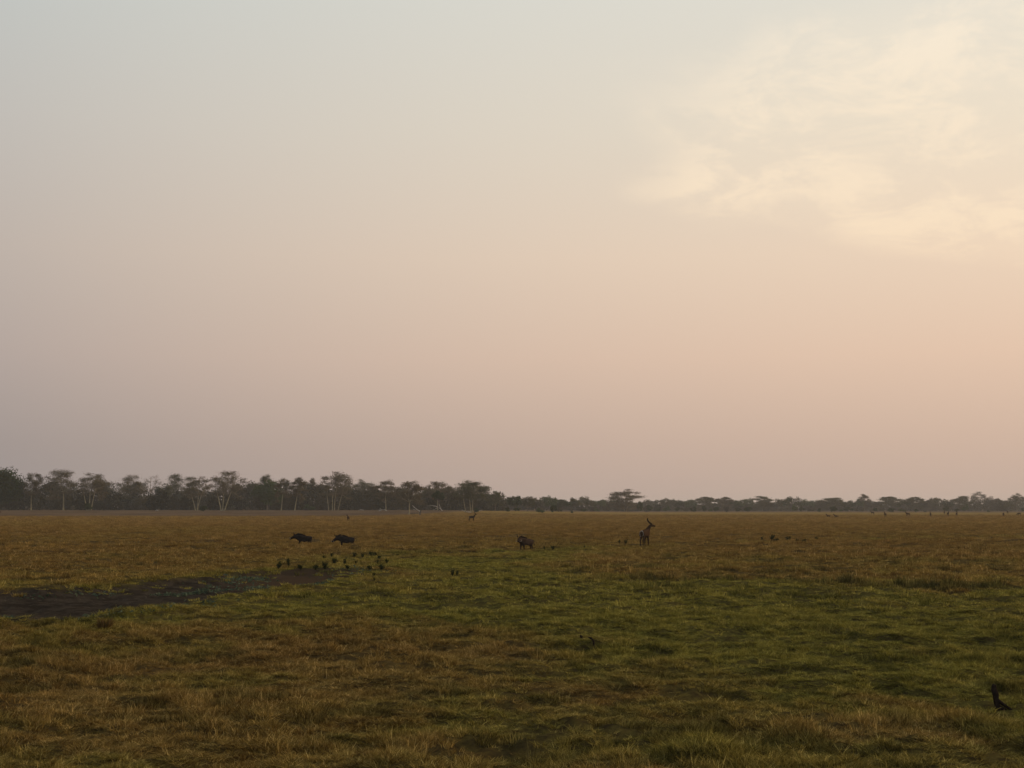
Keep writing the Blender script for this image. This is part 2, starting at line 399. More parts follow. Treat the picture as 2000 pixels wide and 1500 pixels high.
def tuft_coll(name, protos):
    c = bpy.data.collections.new(name)
    for p in protos: c.objects.link(p)
    return c
def scatter_group(coll):
    ng = bpy.data.node_groups.new('scatter_tufts', 'GeometryNodeTree')
    ng.interface.new_socket('Geometry', in_out='INPUT', socket_type='NodeSocketGeometry')
    ng.interface.new_socket('Geometry', in_out='OUTPUT', socket_type='NodeSocketGeometry')
    n = ng.nodes; l = ng.links
    gi = n.new('NodeGroupInput'); go = n.new('NodeGroupOutput')
    ci = n.new('GeometryNodeCollectionInfo'); ci.inputs['Collection'].default_value = coll
    ci.inputs['Separate Children'].default_value = True; ci.inputs['Reset Children'].default_value = True
    ip = n.new('GeometryNodeInstanceOnPoints'); ip.inputs['Pick Instance'].default_value = True
    def na(nm, ty):
        x = n.new('GeometryNodeInputNamedAttribute'); x.data_type = ty; x.inputs['Name'].default_value = nm; return x.outputs['Attribute']
    e2r = n.new('FunctionNodeEulerToRotation'); l.new(na('rot', 'FLOAT_VECTOR'), e2r.inputs[0])
    l.new(gi.outputs[0], ip.inputs['Points']); l.new(ci.outputs[0], ip.inputs['Instance'])
    l.new(na('which', 'INT'), ip.inputs['Instance Index']); l.new(e2r.outputs[0], ip.inputs['Rotation']); l.new(na('scl', 'FLOAT_VECTOR'), ip.inputs['Scale'])
    l.new(ip.outputs[0], go.inputs[0])
    return ng
def grass_band(label, coll, n, r0, r1, half, smin, smax, zf=1.0):
    a = np.radians(rng.uniform(-half, half, n)); r = np.sqrt(rng.uniform(r0**2, r1**2, n))
    x = r*np.sin(a); y = r*np.cos(a)
    f = fields(x, y); pan, gm, dk, led, sw = f
    lim = 1-bare_f(x, y)
    keep = (pan < np.abs(rng.normal(0, 0.75, n))*rng.choice([-0.3, 1], n)-0.1) & (rng.uniform(size=n) < lim)
    # bald and thin places
    thin = fbm(x/1.6, y/2.0, 101, 3)
    keep &= rng.uniform(size=n) < np.clip(0.2+3.2*(thin-0.28), 0.12, 1)
    x = x[keep]; y = y[keep]; gm = gm[keep]; dk = dk[keep]; led = led[keep]; pan = pan[keep]
    f = tuple(q[keep] for q in f)
    z = height(x, y, f); m = len(x)
    tall = 0.35+1.5*sst(0.35, 0.72, fbm(x/0.42, y/0.45, 111, 2))*(0.4+0.6*sst(0.3, 0.6, fbm(x/2.5, y/2.5, 115, 2)))
    s = rng.uniform(smin, smax, m)
    sz = zf*s*tall*(1-0.30*gm)*(1+0.7*dk+1.3*led)*rng.uniform(0.75, 1.25, m)
    me = bpy.data.meshes.new('grass'); me.vertices.add(m); me.vertices.foreach_set('co', np.stack([x, y, z], -1).astype(np.float32).ravel())
    def av(nm, ty, key, data):
        at_ = me.attributes.new(nm, ty, 'POINT'); at_.data.foreach_set(key, data)
    av('rot', 'FLOAT_VECTOR', 'vector', np.stack([rng.normal(0, 0.12, m), rng.normal(0, 0.12, m), rng.uniform(0, 6.283, m)], -1).astype(np.float32).ravel())
    av('scl', 'FLOAT_VECTOR', 'vector', np.stack([s, s, sz], -1).astype(np.float32).ravel())
    av('which', 'INT', 'value', rng.integers(0, len(coll.objects), m).astype(np.int32))
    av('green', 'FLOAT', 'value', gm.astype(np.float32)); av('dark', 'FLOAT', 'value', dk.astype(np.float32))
    o = obj('grass', me, None); tag(o, label, 'grass', kind='stuff')
    md = o.modifiers.new('scatter', 'NODES'); md.node_group = scatter_group(coll)
    return o
near_c = tuft_coll('near_tufts', [tuft('tuft_near', 46, 0.09, 0.05, 0.17, 0.0105, 2, 1.0, s, (0.12, 0.92)) for s in (0, 2, 0, 1, 4, 0)])
mid_c = tuft_coll('mid_tufts', [tuft('tuft_mid', 42, 0.20, 0.07, 0.20, 0.026, 2, 0.8, s, (0.3, 0.8)) for s in (0, 1, 0, 3)])
far_c = tuft_coll('far_tufts', [tuft('tuft_far', 40, 0.50, 0.10, 0.26, 0.06, 1, 0.7, 0, (0.48, 0.70)) for s in range(3)])
vfar_c = tuft_coll('distant_tufts', [tuft('tuft_distant', 44, 1.3, 0.12, 0.30, 0.10, 1, 0.7, 0, (0.5, 0.68)) for s in range(3)])
coarse_c = tuft_coll('coarse_tussocks', [tuft('tussock_coarse', 110, 0.16, 0.16, 0.36, 0.010, 3, 1.7, s) for s in (3, 8, 5)])
grass_band('coarse taller tussocks dotted through the foreground grass', coarse_c, 1100, 14, 85, 24, 0.5, 1.0, 0.5)
grass_band('short tufted dry grass in the foreground', near_c, 92000, 12, 46, 25, 0.65, 1.3, 0.58)
grass_band('tufted grass around the green hollow and dark mud', mid_c, 88000, 44, 118, 23, 0.75, 1.3, 0.52)
grass_band('golden grass on the open plain beyond the warthogs', far_c, 75000, 114, 300, 22, 0.8, 1.4, 0.45)
grass_band('distant golden grass reaching to the wood edge', vfar_c, 40000, 290, 620, 22, 0.8, 1.3, 0.5)

# ------------------------------------------------------------------ placing by a point of the photograph, on the real ground
def zmac(x, y):
    return float(macro(np.array([x]), np.array([y]))[0])
def zat(x, y):
    return float(height(np.array([x], float), np.array([y], float))[0])
def at(px, py, dmin=10, dmax=2500):
    """walk along the line of sight until it meets the terrain"""
    k = (py-HORIZON)/FPX; u = (px-1000)/FPX
    ds = np.geomspace(dmin, dmax, 1500)
    g = CAMH-k*ds-macro(u*ds, ds)
    j = np.argmax(g < 0) if (g < 0).any() else len(ds)-1
    d = ds[j]
    if d < 300:                                   # near by, meet the real hummocky surface
        dd = np.linspace(d*0.75, d*1.3, 500); g = CAMH-k*dd-height(u*dd, dd)
        if (g < 0).any(): d = dd[np.argmax(g < 0)]
    return Vector((u*d, d, zat(u*d, d)))

# ------------------------------------------------------------------ tubes and leaves
class Geo:
    def __init__(s): s.v = []; s.f = []; s.t = []; s.n = 0
    def add(s, v, f, t_):
        s.v.append(np.asarray(v, float)); s.f.append(np.asarray(f, int)+s.n); s.t.append(np.asarray(t_, float)); s.n += len(v)
    def tube(s, pts, rads, sides=5):
        pts = [Vector(p) for p in pts]; v = []; f = []
        for i, p in enumerate(pts):
            d = (pts[min(i+1, len(pts)-1)]-pts[max(i-1, 0)]).normalized()
            a = d.orthogonal().normalized() if abs(d.z) < 0.99 else Vector((1, 0, 0)); 
            a = (Vector((1, 0, 0))-d*d.x); a = a.normalized() if a.length > 0.1 else d.orthogonal().normalized()
            c = d.cross(a)
            for k in range(sides):
                q = 2*math.pi*k/sides; v.append(p+(a*math.cos(q)+c*math.sin(q))*rads[i])
        for i in range(len(pts)-1):
            for k in range(sides):
                k2 = (k+1) % sides; f.append((i*sides+k, i*sides+k2, (i+1)*sides+k2, (i+1)*sides+k))
        s.add(v, f, np.full(len(f), 0.5))
    def leaves(s, cen, size, tint, aspect=0.7, up=0.0):
        """one small quad per centre"""
        n = len(cen); cen = np.asarray(cen)
        a = rng.normal(size=(n, 3)); a[:, 2] *= (1-up); a /= np.linalg.norm(a, axis=1)[:, None]+1e-9
        b_ = rng.normal(size=(n, 3)); b_ -= (b_*a).sum(1)[:, None]*a; b_ /= np.linalg.norm(b_, axis=1)[:, None]+1e-9
        sz = np.asarray(size).reshape(-1, 1)*np.ones((n, 1)); a = a*sz*0.5; b_ = b_*sz*0.5*aspect
        v = np.stack([cen-a, cen-b_, cen+a, cen+b_], 1).reshape(-1, 3)
        s.add(v, np.arange(4*n).reshape(n, 4), tint)
    def mesh(s, name, smooth=False):
        return mesh_np(name, np.concatenate(s.v), np.concatenate(s.f), smooth, [('tint', 'FACE', np.concatenate(s.t))])
def bez(p0, p1, p2, n=5):
    p0, p1, p2 = Vector(p0), Vector(p1), Vector(p2)
    return [p0*(1-u)**2+p1*2*u*(1-u)+p2*u*u for u in [i/(n-1) for i in range(n)]]

def fever(label, px, by, ty, x0, x1, stems=((0, 0),), fork=0.45, leaf='fever_leaf', bark='fever_bark', dens=1.0, depth=0.52, group='fever trees along the wood edge', back=0, thick=1.0, name='fever_tree', leafsz=0.42):
    """umbrella-crowned tree: pale stems fanning out into flat leafy plates; px,by foot; ty top; x0..x1 crown in photo pixels"""
    base = at(px, by)
    if back:
        k = (base.y+back)/base.y; base = Vector((base.x*k, base.y*k, zat(base.x*k, base.y*k)))
    D = base.y
    H = CAMH-(ty-HORIZON)/FPX*D-base.z
    W = (x1-x0)/FPX*D*0.98; cx = ((x0+x1)/2-px)/FPX*D
    root = empty(name, base)
    tr = Geo(); cr = Geo()
    r0 = 0.017*H*thick
    npl = int(26+W*1.9)
    plates = []
    for i in range(npl):
        a = rng.uniform(0, 2*math.pi); q = math.sqrt((i+0.5)/npl); dd = rng.uniform()**1.5
        z = H*(1-0.27*q**2.0)-dd*H*depth*0.90-0.02*H+rng.normal()*0.012*H
        q *= 1-0.25*dd
        plates.append(Vector((cx+math.cos(a)*q*W/2, math.sin(a)*q*W/2*0.9, z)))
    forks = []
    for (sx, tx) in stems:
        b0 = Vector((sx*W*0.06, rng.normal()*0.2, -0.3)); fz = H*fork*rng.uniform(0.92, 1.08)
        tip = Vector((tx*W*0.5, rng.normal()*W*0.06, fz))
        mid = Vector((b0.x*0.6+tip.x*0.4+rng.normal()*0.15, (b0.y+tip.y)/2, fz*0.5))
        pts = bez(b0, mid, tip, 6); rr = r0*(1.0 if len(stems) == 1 else 0.78)
        tr.tube(pts, [rr*(1.35 if i == 0 else 1.05-0.10*i) for i in range(6)], 6)
        forks.append((tip, rr*0.55))
    # main limbs, then plates on the nearest limb end
    npr = min(len(plates), 5+2*len(stems))
    sel = [plates[i] for i in rng.choice(len(plates), npr, replace=False)]
    limbs = []
    for p in sel:
        f, fr = min(forks, key=lambda q: (Vector((q[0].x, q[0].y, 0))-Vector((p.x, p.y, 0))).length+rng.uniform(0, W*0.1))
        e = f+(p-f)*rng.uniform(0.55, 0.75)
        m = f*0.55+e*0.45+Vector((0, 0, (e.z-f.z)*0.10))
        tr.tube(bez(f, m, e, 5), [fr*(1-0.13*i) for i in range(5)], 5); limbs.append((e, fr*0.5))
    for p in plates:
        e, er = min(limbs, key=lambda q: (q[0]-p).length)
        m = e*0.5+p*0.5+Vector((0, 0, abs(p.z-e.z)*0.15))
        tr.tube(bez(e, m, p, 4), [er, er*0.75, er*0.55, er*0.3], 4)
        for q in range(3):
            tgt = p+Vector((rng.normal()*W*0.09, rng.normal()*W*0.09, abs(rng.normal())*H*0.02))
            tr.tube([e*0.3+p*0.7, tgt], [er*0.4, 0.02], 3)
    C0 = np.array([list(p) for p in plates])
    nl = int(125*dens)
    cen = np.repeat(C0, nl, 0)+rng.normal(size=(npl*nl, 3))*np.array([W*0.072, W*0.072, H*0.026])
    plt = np.repeat(rng.uniform(0, 1, npl), nl)
    cr.leaves(cen, leafsz*rng.uniform(0.5, 1.25, len(cen)), np.clip(0.5*plt+0.5*rng.uniform(0, 1, len(cen)), 0, 1))
    obj('trunk', tr.mesh('trunk', True), M[bark], root); obj('crown', cr.mesh('crown'), M[leaf], root)
    return tag(root, label, 'tree', group)

def round_parts(W, H, crown_base, leaf_n, leafsz, lumps=26, flat=0.0, dy=0.85):
    """leafy crown made of uneven clumps over a branching trunk"""
    cr = Geo(); tr = Geo()
    hz = H*(1-crown_base)/2; zc = H*crown_base+hz
    cs = []
    for i in range(lumps):
        d = rng.normal(size=3); d /= np.linalg.norm(d); d[2] = d[2]*(1-flat)+flat*abs(d[2])*0.6
        q = rng.uniform(0.45, 0.86)
        cs.append((d[0]*q*W/2, d[1]*q*W/2*dy, zc+d[2]*q*hz))
    cs = np.array(cs); rs = rng.uniform(0.11, 0.21, lumps)*W; rs = np.minimum(rs, hz*0.42)
    per = leaf_n//lumps
    cen = []; tn = []
    for c, r1 in zip(cs, rs):
        d = rng.normal(size=(per, 3)); d /= np.linalg.norm(d, axis=1)[:, None]
        cen.append(c+d*r1*rng.uniform(0.35, 1.12, (per, 1))*np.array([1, 1, 0.8])); tn.append(np.clip(rng.uniform(0.1, 0.7)+rng.uniform(-0.3, 0.3, per), 0, 1))
    cen = np.concatenate(cen); tn = np.concatenate(tn)
    ok = cen[:, 2] > 0.05; cen = cen[ok]; tn = tn[ok]
    cen[:, 2] = np.minimum(cen[:, 2], H)
    cr.leaves(cen, leafsz*rng.uniform(0.5, 1.3, len(cen)), tn)
    tr.tube([(0, 0, -0.3), (W*0.01, 0, zc*0.6), (W*0.02, 0, zc)], [0.026*H, 0.019*H, 0.012*H], 6)
    for c in cs[:: max(1, lumps//9)]:
        tr.tube(bez((0, 0, zc*0.45), (c[0]*0.3, c[1]*0.3, zc*0.6+c[2]*0.2), c, 4), [0.011*H, 0.009*H, 0.006*H, 0.003*H], 4)
    return cr, tr
def round_tree(label, px, by, ty, x0, x1, leaf='dark_leaf', crown_base=0.12, n=3600, leafsz=0.6, group=None, back=0, flat=0.2, lumps=30, name='evergreen_tree', cat='tree'):
    base = at(px, by)
    if back:
        k = (base.y+back)/base.y; base = Vector((base.x*k, base.y*k, zat(base.x*k, base.y*k)))
    D = base.y; H = CAMH-(ty-HORIZON)/FPX*D-base.z; W = (x1-x0)/FPX*D
    cr, tr = round_parts(W, H, crown_base, n, leafsz, lumps, flat)
    root = empty(name, base)
    root.location.x = (((x0+x1)/2)-1000)/FPX*D
    obj('trunk', tr.mesh('trunk', True), M['grey_bark'], root); obj('crown', cr.mesh('crown'), M[leaf], root)
    return tag(root, label, cat, group)

# ---- the wood edge on the left
round_tree('big dense dark green tree cut by the left edge of the view', 4, 997, 909, -48, 51, 'dark_leaf', 0.0, 14000, 0.85, lumps=70)
fever('pale slim-trunked tree right beside the big dense dark green tree', 64, 997, 922, 47, 88, ((0, 0.05),), 0.5)
fever('tall straight single-trunked fever tree with wide domed brown crown, left part of wood edge', 127, 997, 915, 84, 152, ((0, 0.0),), 0.42, dens=1.25, thick=1.15)
fever('fever tree with several stems fanning out of a dark bush at its foot', 177, 997, 923, 155, 217, ((-1, -0.35), (0, 0.05), (1, 0.35)), 0.5, dens=1.2)
fever('brown-crowned tree with hidden trunk left of the bare open-crowned tree', 250, 996, 928, 232, 286, ((0, 0),), 0.5, dens=1.15, bark='fever_bark_dull', back=40)
fever('bare open-crowned tree whose twigs show the sky, left wood edge', 297, 996, 926, 278, 320, ((0, 0),), 0.5, dens=0.35, bark='fever_bark_dull', back=40, leafsz=0.28)
fever('broad olive-crowned tree behind the V-shaped pale trunks', 350, 996, 925, 322, 384, ((0, 0),), 0.45, 'fever_olive', 'grey_bark', 1.5, back=45)
fever('fever tree with two pale trunks parted in a V above a dark bush', 386, 997, 930, 362, 415, ((-0.5, -0.50), (0.5, 0.45), (0.6, 0.15)), 0.55)
fever('tall fever tree with three pale stems spreading into a high brown crown', 437, 998, 918, 413, 479, ((-0.6, -0.42), (0, 0.05), (0.8, 0.50)), 0.52, dens=1.1, thick=1.1)
fever('flat-topped crown rising above the mid green round tree', 524, 997, 927, 507, 542, ((0, 0),), 0.5, 'fever_olive', 'fever_bark_dull', 1.2, back=45)
round_tree('mid green round-topped tree among the brown crowns', 528, 997, 938, 492, 560, 'green_leaf', 0.1, 8000, 0.75, back=22, lumps=45)
fever('slim pale trunk just right of the mid green round tree', 551, 998, 935, 537, 572, ((0, 0.15),), 0.5)
fever('fever tree with a single trunk leaning right, between slim trunks', 577, 998, 933, 568, 603, ((0, 0.3),), 0.5)
fever('small-crowned fever tree behind the green bush at the wood edge', 610, 996, 935, 599, 624, ((0, 0),), 0.5, back=25)
fever('cluster of four thin pale trunks under one big domed crown', 653, 997, 922, 624, 692, ((-2.4, -0.4), (-0.6, -0.1), (0.4, 0.1), (2.0, 0.5)), 0.42, dens=1.4, thick=0.85)
fever('greenish-crowned tree right of the cluster of thin pale trunks', 707, 996, 934, 689, 735, ((0, 0),), 0.45, 'fever_olive', 'fever_bark_dull', 1.2, back=25)
fever('fever tree above the curved bleached branch on the ground', 755, 998, 938, 731, 775, ((-0.2, -0.05),), 0.48)
fever('fever tree standing forward in the plain with a stout pale forked trunk', 800, 1005, 939, 773, 831, ((0, 0.0),), 0.36, dens=1.15, thick=1.35)
fever('flat pale crown behind the small dark round-headed tree', 855, 997, 938, 831, 876, ((0, 0),), 0.5, back=25, dens=0.9)
round_tree('small dark round-headed tree on a thin trunk below a flat pale crown', 857, 998, 957, 843, 871, 'dark_leaf', 0.42, 4200, 0.6, lumps=22, name='round_headed_tree')
fever('broad olive-domed tree at the right end of the tall row', 921, 1001, 937, 886, 957, ((-0.2, -0.1), (0.4, 0.1), (-2.6, -0.45)), 0.40, 'fever_olive', dens=1.7, thick=1.1)
fever('low open umbrella crown just right of the broad olive-domed tree', 967, 999, 959, 949, 985, ((0, 0),), 0.5, 'fever_olive', 'fever_bark_dull', 1.0, back=60)
fever('lone umbrella tree standing above the low distant woodland', 1221, 1000, 955, 1189, 1252, ((-0.3, -0.25), (0.3, 0.2)), 0.42, 'fever_leaf', 'fever_bark_dull', 1.2, 0.78, thick=1.2, group='trees of the distant woodland', leafsz=0.6)

back_row = [(30, 940, 40, 0), (104, 934, 44, 1), (205, 938, 40, 1), (268, 936, 44, 0), (322, 944, 34, 2), (468, 940, 40, 1), (500, 938, 34, 2), (592, 938, 36, 1), (632, 942, 34, 0), (674, 942, 36, 2),
            (728, 946, 36, 0), (784, 950, 36, 1), (838, 948, 34, 2), (880, 946, 36, 0), (945, 960, 34, 2)]
for i, (x, ty, w, k) in enumerate(back_row):
    round_tree('rounded crown peeping between the fever trees, %s from the left' % ORD[i], x, 996.3, ty, x-w/2*1.2, x+w/2*1.2, ('fever_leaf', 'grey_leaf', 'fever_olive')[k], 0.3, 3600, 0.6,
               'rounded crowns behind the fever trees', 15, 0.45, 26, 'savanna_tree')

# ---- middle and right woodland: each crown that stands out
mid = [(1007, 965, 34), (1030, 968, 30), (1047, 971, 34), (1072, 967, 36), (1098, 972, 34), (1122, 971, 28), (1145, 966, 46), (1168, 972, 30)]
kinds = ['dark_leaf', 'green_leaf', 'grey_leaf', 'fever_olive']
for i, (x, ty, w) in enumerate(mid):
    round_tree('round crown, %s from left, in the low wood before the lone umbrella tree' % ORD[i], x, 998.6, ty, x-w/2*1.15, x+w/2*1.15, kinds[(i*3) % 4 if i != 6 else 3], 0.1, 2600, 0.7, 'low round trees in the middle of the treeline', 0, 0.35, 22, 'woodland_tree')
right = [(1265, 976, 34), (1302, 971, 30), (1322, 970, 34), (1346, 975, 32), (1377, 970, 36), (1412, 970, 32), (1437, 976, 26), (1455, 971, 36), (1487, 969, 40),
         (1515, 974, 30), (1543, 967, 52), (1576, 972, 36), (1600, 976, 26), (1622, 971, 44), (1655, 975, 30), (1670, 973, 28), (1700, 974, 32), (1735, 969, 46),
         (1760, 975, 26), (1784, 971, 34), (1805, 976, 26), (1824, 970, 34), (1848, 974, 28), (1878, 970, 36), (1935, 969, 38), (1957, 974, 28)]
FLAT = (1377, 1412, 1487, 1622, 1735, 1784, 1878)
for i, (x, ty, w) in enumerate(right):
    if x in FLAT:
        fever('hazy flat-crowned tree, %s flat crown from left in the distant right woodland' % ORD[sum(1 for q in right[:i] if q[0] in FLAT)], x, 998.4, ty, x-w/2*1.1, x+w/2*1.1, ((0, 0),), 0.4, 'fever_olive' if x != 1412 else 'fever_leaf', 'fever_bark_dull', 1.5, 0.7, 'flat crowns in the distant right woodland', name='woodland_tree', leafsz=0.6)
    else:
        round_tree('hazy round-crowned tree, %s round crown from left in the distant right woodland' % ORD[sum(1 for q in right[:i] if q[0] not in FLAT)], x, 998.4, ty, x-w/2*1.15, x+w/2*1.15, kinds[(i*5+2) % 4], 0.08, 2400, 0.8, 'round crowns in the distant right woodland', 0, 0.35, 20, 'woodland_tree')
fever('dry brown bare crown poking above the distant right woodland', 1685, 998.4, 964, 1673, 1698, ((0, 0),), 0.5, 'fever_leaf', 'fever_bark_dull', 0.9, name='bare_tree', group=None)
fever('tallest spiky leafless tree in the distant right woodland', 1908, 998.4, 961, 1892, 1925, ((0, 0), (0.3, 0.25), (-0.3, -0.25)), 0.6, 'grey_leaf', 'grey_bark', 0.8, name='bare_tree', group=None)
fever('flat umbrella crown near the right edge of the distant woodland', 1982, 998.4, 964, 1968, 1997, ((0, 0),), 0.45, 'fever_olive', 'fever_bark_dull', 1.3, name='woodland_tree', group=None)
round_tree('dark crown cut by the right edge of the view', 2006, 998.4, 964, 1990, 2024, 'grey_leaf', 0.1, 2200, 0.8, None, 0, 0.3, 20, 'woodland_tree')

# ---- undergrowth: a far-off mass behind and between the trees
def understory(label, cols, dist, topz, leafs, step, n, mat, leafsz, wobble):
    g = Geo()
    for (a0, a1) in cols:
        px = a0
        while px < a1:
            D = dist*rng.uniform(0.97, 1.10)
            x = (px-1000)/FPX*D; z0 = zat(x, D)
            h = topz(px)*rng.uniform(0.45, 1.10); w = h*rng.uniform(0.7, 1.3)
            d = rng.normal(size=(n, 3)); d /= np.linalg.norm(d, axis=1)[:, None]
            q = rng.uniform(0.3, 1.0, (n, 1))**0.6
            c = np.array([x, D, z0+h*0.45])+d*q*np.array([w*0.6, w*0.5, h*0.55])
            c = c[c[:, 2] > z0-0.1]
            g.leaves(c, leafsz*rng.uniform(0.5, 1.3, len(c)), np.clip(rng.uniform(0, 1)**2.2*0.9+rng.uniform(-0.12, 0.2, len(c)), 0, 1))
            if rng.uniform() < 0.5:
                g.tube([(x, D-w*0.4, z0-0.2), (x+rng.normal()*0.6, D-w*0.3, z0+h*0.6)], [0.13, 0.06], 4)
            px += step*rng.uniform(0.6, 1.4)
    return tag(obj('undergrowth', g.mesh('undergrowth'), M[mat]), label, 'undergrowth', kind='stuff')
lt = lambda p: float(np.interp(p, [-150, 0, 120, 240, 300, 480, 560, 700, 850, 960, 1010, 1200, 1300], [15, 15, 14, 13, 11, 14, 14, 12.5, 11.5, 10, 8, 7.5, 8]))
understory('dark thicket between and behind the fever trees', [(-160, 985)], 752, lt, None, 8, 900, 'thicket', 0.8, 0)
understory('grey brown scrub filling the wood behind the fever trees', [(-160, 985)], 785, lambda p: lt(p)*1.15, None, 9, 700, 'grey_leaf', 0.8, 0)
understory('low grey scrub along the foot of the fever trees', [(-160, 960)], 745, lambda p: 3.6, None, 16, 260, 'grey_leaf', 0.5, 0)
understory('dark low wood in the middle distance', [(960, 1290)], 1130, lambda p: 9.2, None, 8, 700, 'thicket', 1.0, 0)
understory('hazy mass of the distant woodland on the right', [(1180, 2180)], 1230, lambda p: 9.4, None, 9, 700, 'grey_leaf', 1.1, 0)
understory('far back of the distant woodland on the right', [(1180, 2180)], 1420, lambda p: 11.0, None, 17, 700, 'green_leaf', 1.1, 0)

# ---- bushes standing out in front of the wood
def bush_mesh(k):
    cr, tr = round_parts(1.0*3.2, 3.0, 0.0, 900, 0.5, 14, 0.2)
    return cr.mesh('bush')
protos = [bush_mesh(i) for i in range(5)]
for p, mname in zip(protos, ('dark_leaf', 'dark_leaf', 'green_leaf', 'dark_leaf', 'grey_leaf')): p.materials.append(M[mname])
def bush(label, px, by, w, h, k, group=None, name='bush', cat='bush'):
    p = at(px, by); o = obj(name, protos[k % 5], None, None, p)
    sc = p.y/FPX; o.scale = (w*sc/3.2, w*sc/3.2, h*sc/3.0); o.rotation_euler.z = rng.uniform(0, 6.28)
    return tag(o, label, cat, group)
bush('dark bush hiding the foot of the several-stemmed fever tree', 174, 998, 24, 16, 0)
bush('small dark bush right below the V-shaped pale trunks', 399, 1000, 17, 15, 1)
bush('mid green bush at the foot of the small-crowned fever tree', 607, 997, 22, 14, 2)
bush('round dark bush under the right side of the broad olive-domed tree', 930, 1002, 14, 11, 0)
rows = [(991, 1001, 14, 9), (1010, 999, 16, 9), (1056, 1003, 16, 12), (1082, 1003, 17, 18), (1092, 1001, 13, 12), (1116, 1003, 9, 6), (1140, 1000, 14, 8), (1166, 1000, 12, 9)]
rk = ranks(rows)
for i, (x, y, w, h) in enumerate(rows):
    bush('%s dark bush, %s from left before the low wood left of the umbrella tree' % (look(w, h), ORD[rk[i]]), x, y, w, h, i, 'bushes before the low wood')
bush('tall dark bush at the right foot of the lone umbrella tree', 1248, 1001, 13, 24, 3)
rows = [(1268, 1000.5, 12, 15), (1284, 1000, 10, 10), (1300, 1000, 14, 14), (1322, 1000, 14, 10), (1338, 1000, 12, 9), (1353, 1001, 15, 12), (1374, 1000.5, 12, 15),
        (1386, 1000, 9, 9), (1398, 1000, 14, 11), (1418, 1001.5, 14, 13), (1440, 1000.5, 12, 10), (1459, 1000.5, 18, 13)]
rk = ranks(rows)
for i, (x, y, w, h) in enumerate(rows):
    bush('%s dark bush, %s in the row right of the lone umbrella tree' % (look(w, h), ORD[rk[i]]), x, y, w, h, i, 'row of dark bushes right of the lone umbrella tree')
rows = [(1550, 1000, 14, 17), (1564, 1000, 11, 12), (1580, 1000, 18, 12), (1598, 1001, 10, 9), (1625, 1001, 17, 15), (1640, 1000, 8, 7), (1655, 1000, 22, 11), (1682, 1000, 12, 8),
        (1706, 1000, 14, 8), (1738, 1001, 15, 11), (1760, 1000, 16, 8), (1787, 1001, 9, 8), (1804, 1001, 7, 4), (1845, 1000, 15, 11), (1865, 1000.5, 10, 9), (1881, 1000, 12, 18), (1927, 1001, 6, 5), (1956, 1000, 13, 16), (1995, 1000, 9, 8)]
rk = ranks(rows)
for i, (x, y, w, h) in enumerate(rows):
    bush('%s dark bush, %s from left along the grass edge below the distant right woodland' % (look(w, h), ORD[rk[i]]), x, y, w, h, i+2, 'bushes below the distant right woodland')

# ---- dead wood
def branch_obj(name, label, paths, mat, sides=6, group=None, cat='branch'):
    """paths: lists of (px, py, radius m) foot first; all in the plane across the line of sight at the foot"""
    p0 = at(paths[0][0][0], paths[0][0][1]); D = p0.y; g = Geo()
    for path in paths:
        pts = [((x-paths[0][0][0])/FPX*D, rng.normal()*(0.02 if D > 300 else 0.002)*len(path), (paths[0][0][1]-y)/FPX*D) for x, y, r in path]
        g.tube(pts, [r for _, _, r in path], sides)
    o = obj(name, g.mesh(name, True), M[mat], None, p0)
    return tag(o, label, cat, group)
branch_obj('fallen_branch', 'bleached branch curving along the ground left of the stout forked tree', [[(757, 998, .16), (752, 995, .22), (745, 996, .25), (740, 999, .2), (735, 999.5, .15)], [(748, 996, .15), (744, 993, .12), (741, 996, .08)]], 'bleached')
branch_obj('fallen_branch', 'broken pale limb sloping down right of the stout forked tree', [[(822, 999, .22), (815, 995, .2), (809, 990, .16), (806, 987, .1)], [(815, 995, .12), (812, 996, .1), (806, 994, .06)]], 'bleached')
branch_obj('fallen_branch', 'long pale limb arching to the ground below the small dark round-headed tree', [[(865, 998, .24), (860, 993, .24), (852, 989, .2), (842, 987, .16), (834, 987, .1)], [(856, 991, .14), (848, 996, .12), (842, 994, .08)], [(862, 995, .14), (857, 983, .16), (855, 977, .14)]], 'bleached')
branch_obj('fallen_branch', 'whitish fallen trunk lying at the foot of the broad olive-domed tree', [[(921, 1001, .26), (914, 999.5, .28), (908, 998.5, .22), (902, 996, .12)], [(926, 1000, .2), (932, 999, .24), (938, 997, .2), (943, 996, .1)]], 'bleached')
branch_obj('fallen_branch', 'low whitish log at the wood edge right of the greenish-crowned tree', [[(700, 996.5, .16), (706, 995.5, .2), (712, 996.5, .16)]], 'bleached')
branch_obj('fallen_branch', 'dark fallen log on the ground beside the brown stump', [[(818, 1004, .2), (810, 1003.5, .25), (802, 1003, .2)]], 'grey_bark')
branch_obj('tree_stump', 'brown broken stump beside the stout forked tree', [[(821, 1006, .42), (821, 1002, .36), (822, 999, .34), (823, 996.5, .16)]], 'grey_bark', 7, None, 'stump')
branch_obj('fallen_branch', 'pale small log in the grass before the bare open-crowned tree', [[(306, 998, .2), (309, 996, .22), (312, 997.5, .18)]], 'bleached')
branch_obj('dead_post', 'dark broken stump leaning in the grass at the lower right corner', [[(1935, 1380, .050), (1932, 1364, .046), (1930, 1350, .054), (1928, 1340, .050), (1928, 1333, .036), (1926, 1331, .012)],
           [(1932, 1360, .035), (1943, 1368, .028), (1955, 1376, .022), (1967, 1384, .014)], [(1934, 1372, .03), (1941, 1376, .035), (1950, 1380, .02)]], 'charred', 8, None, 'stump')
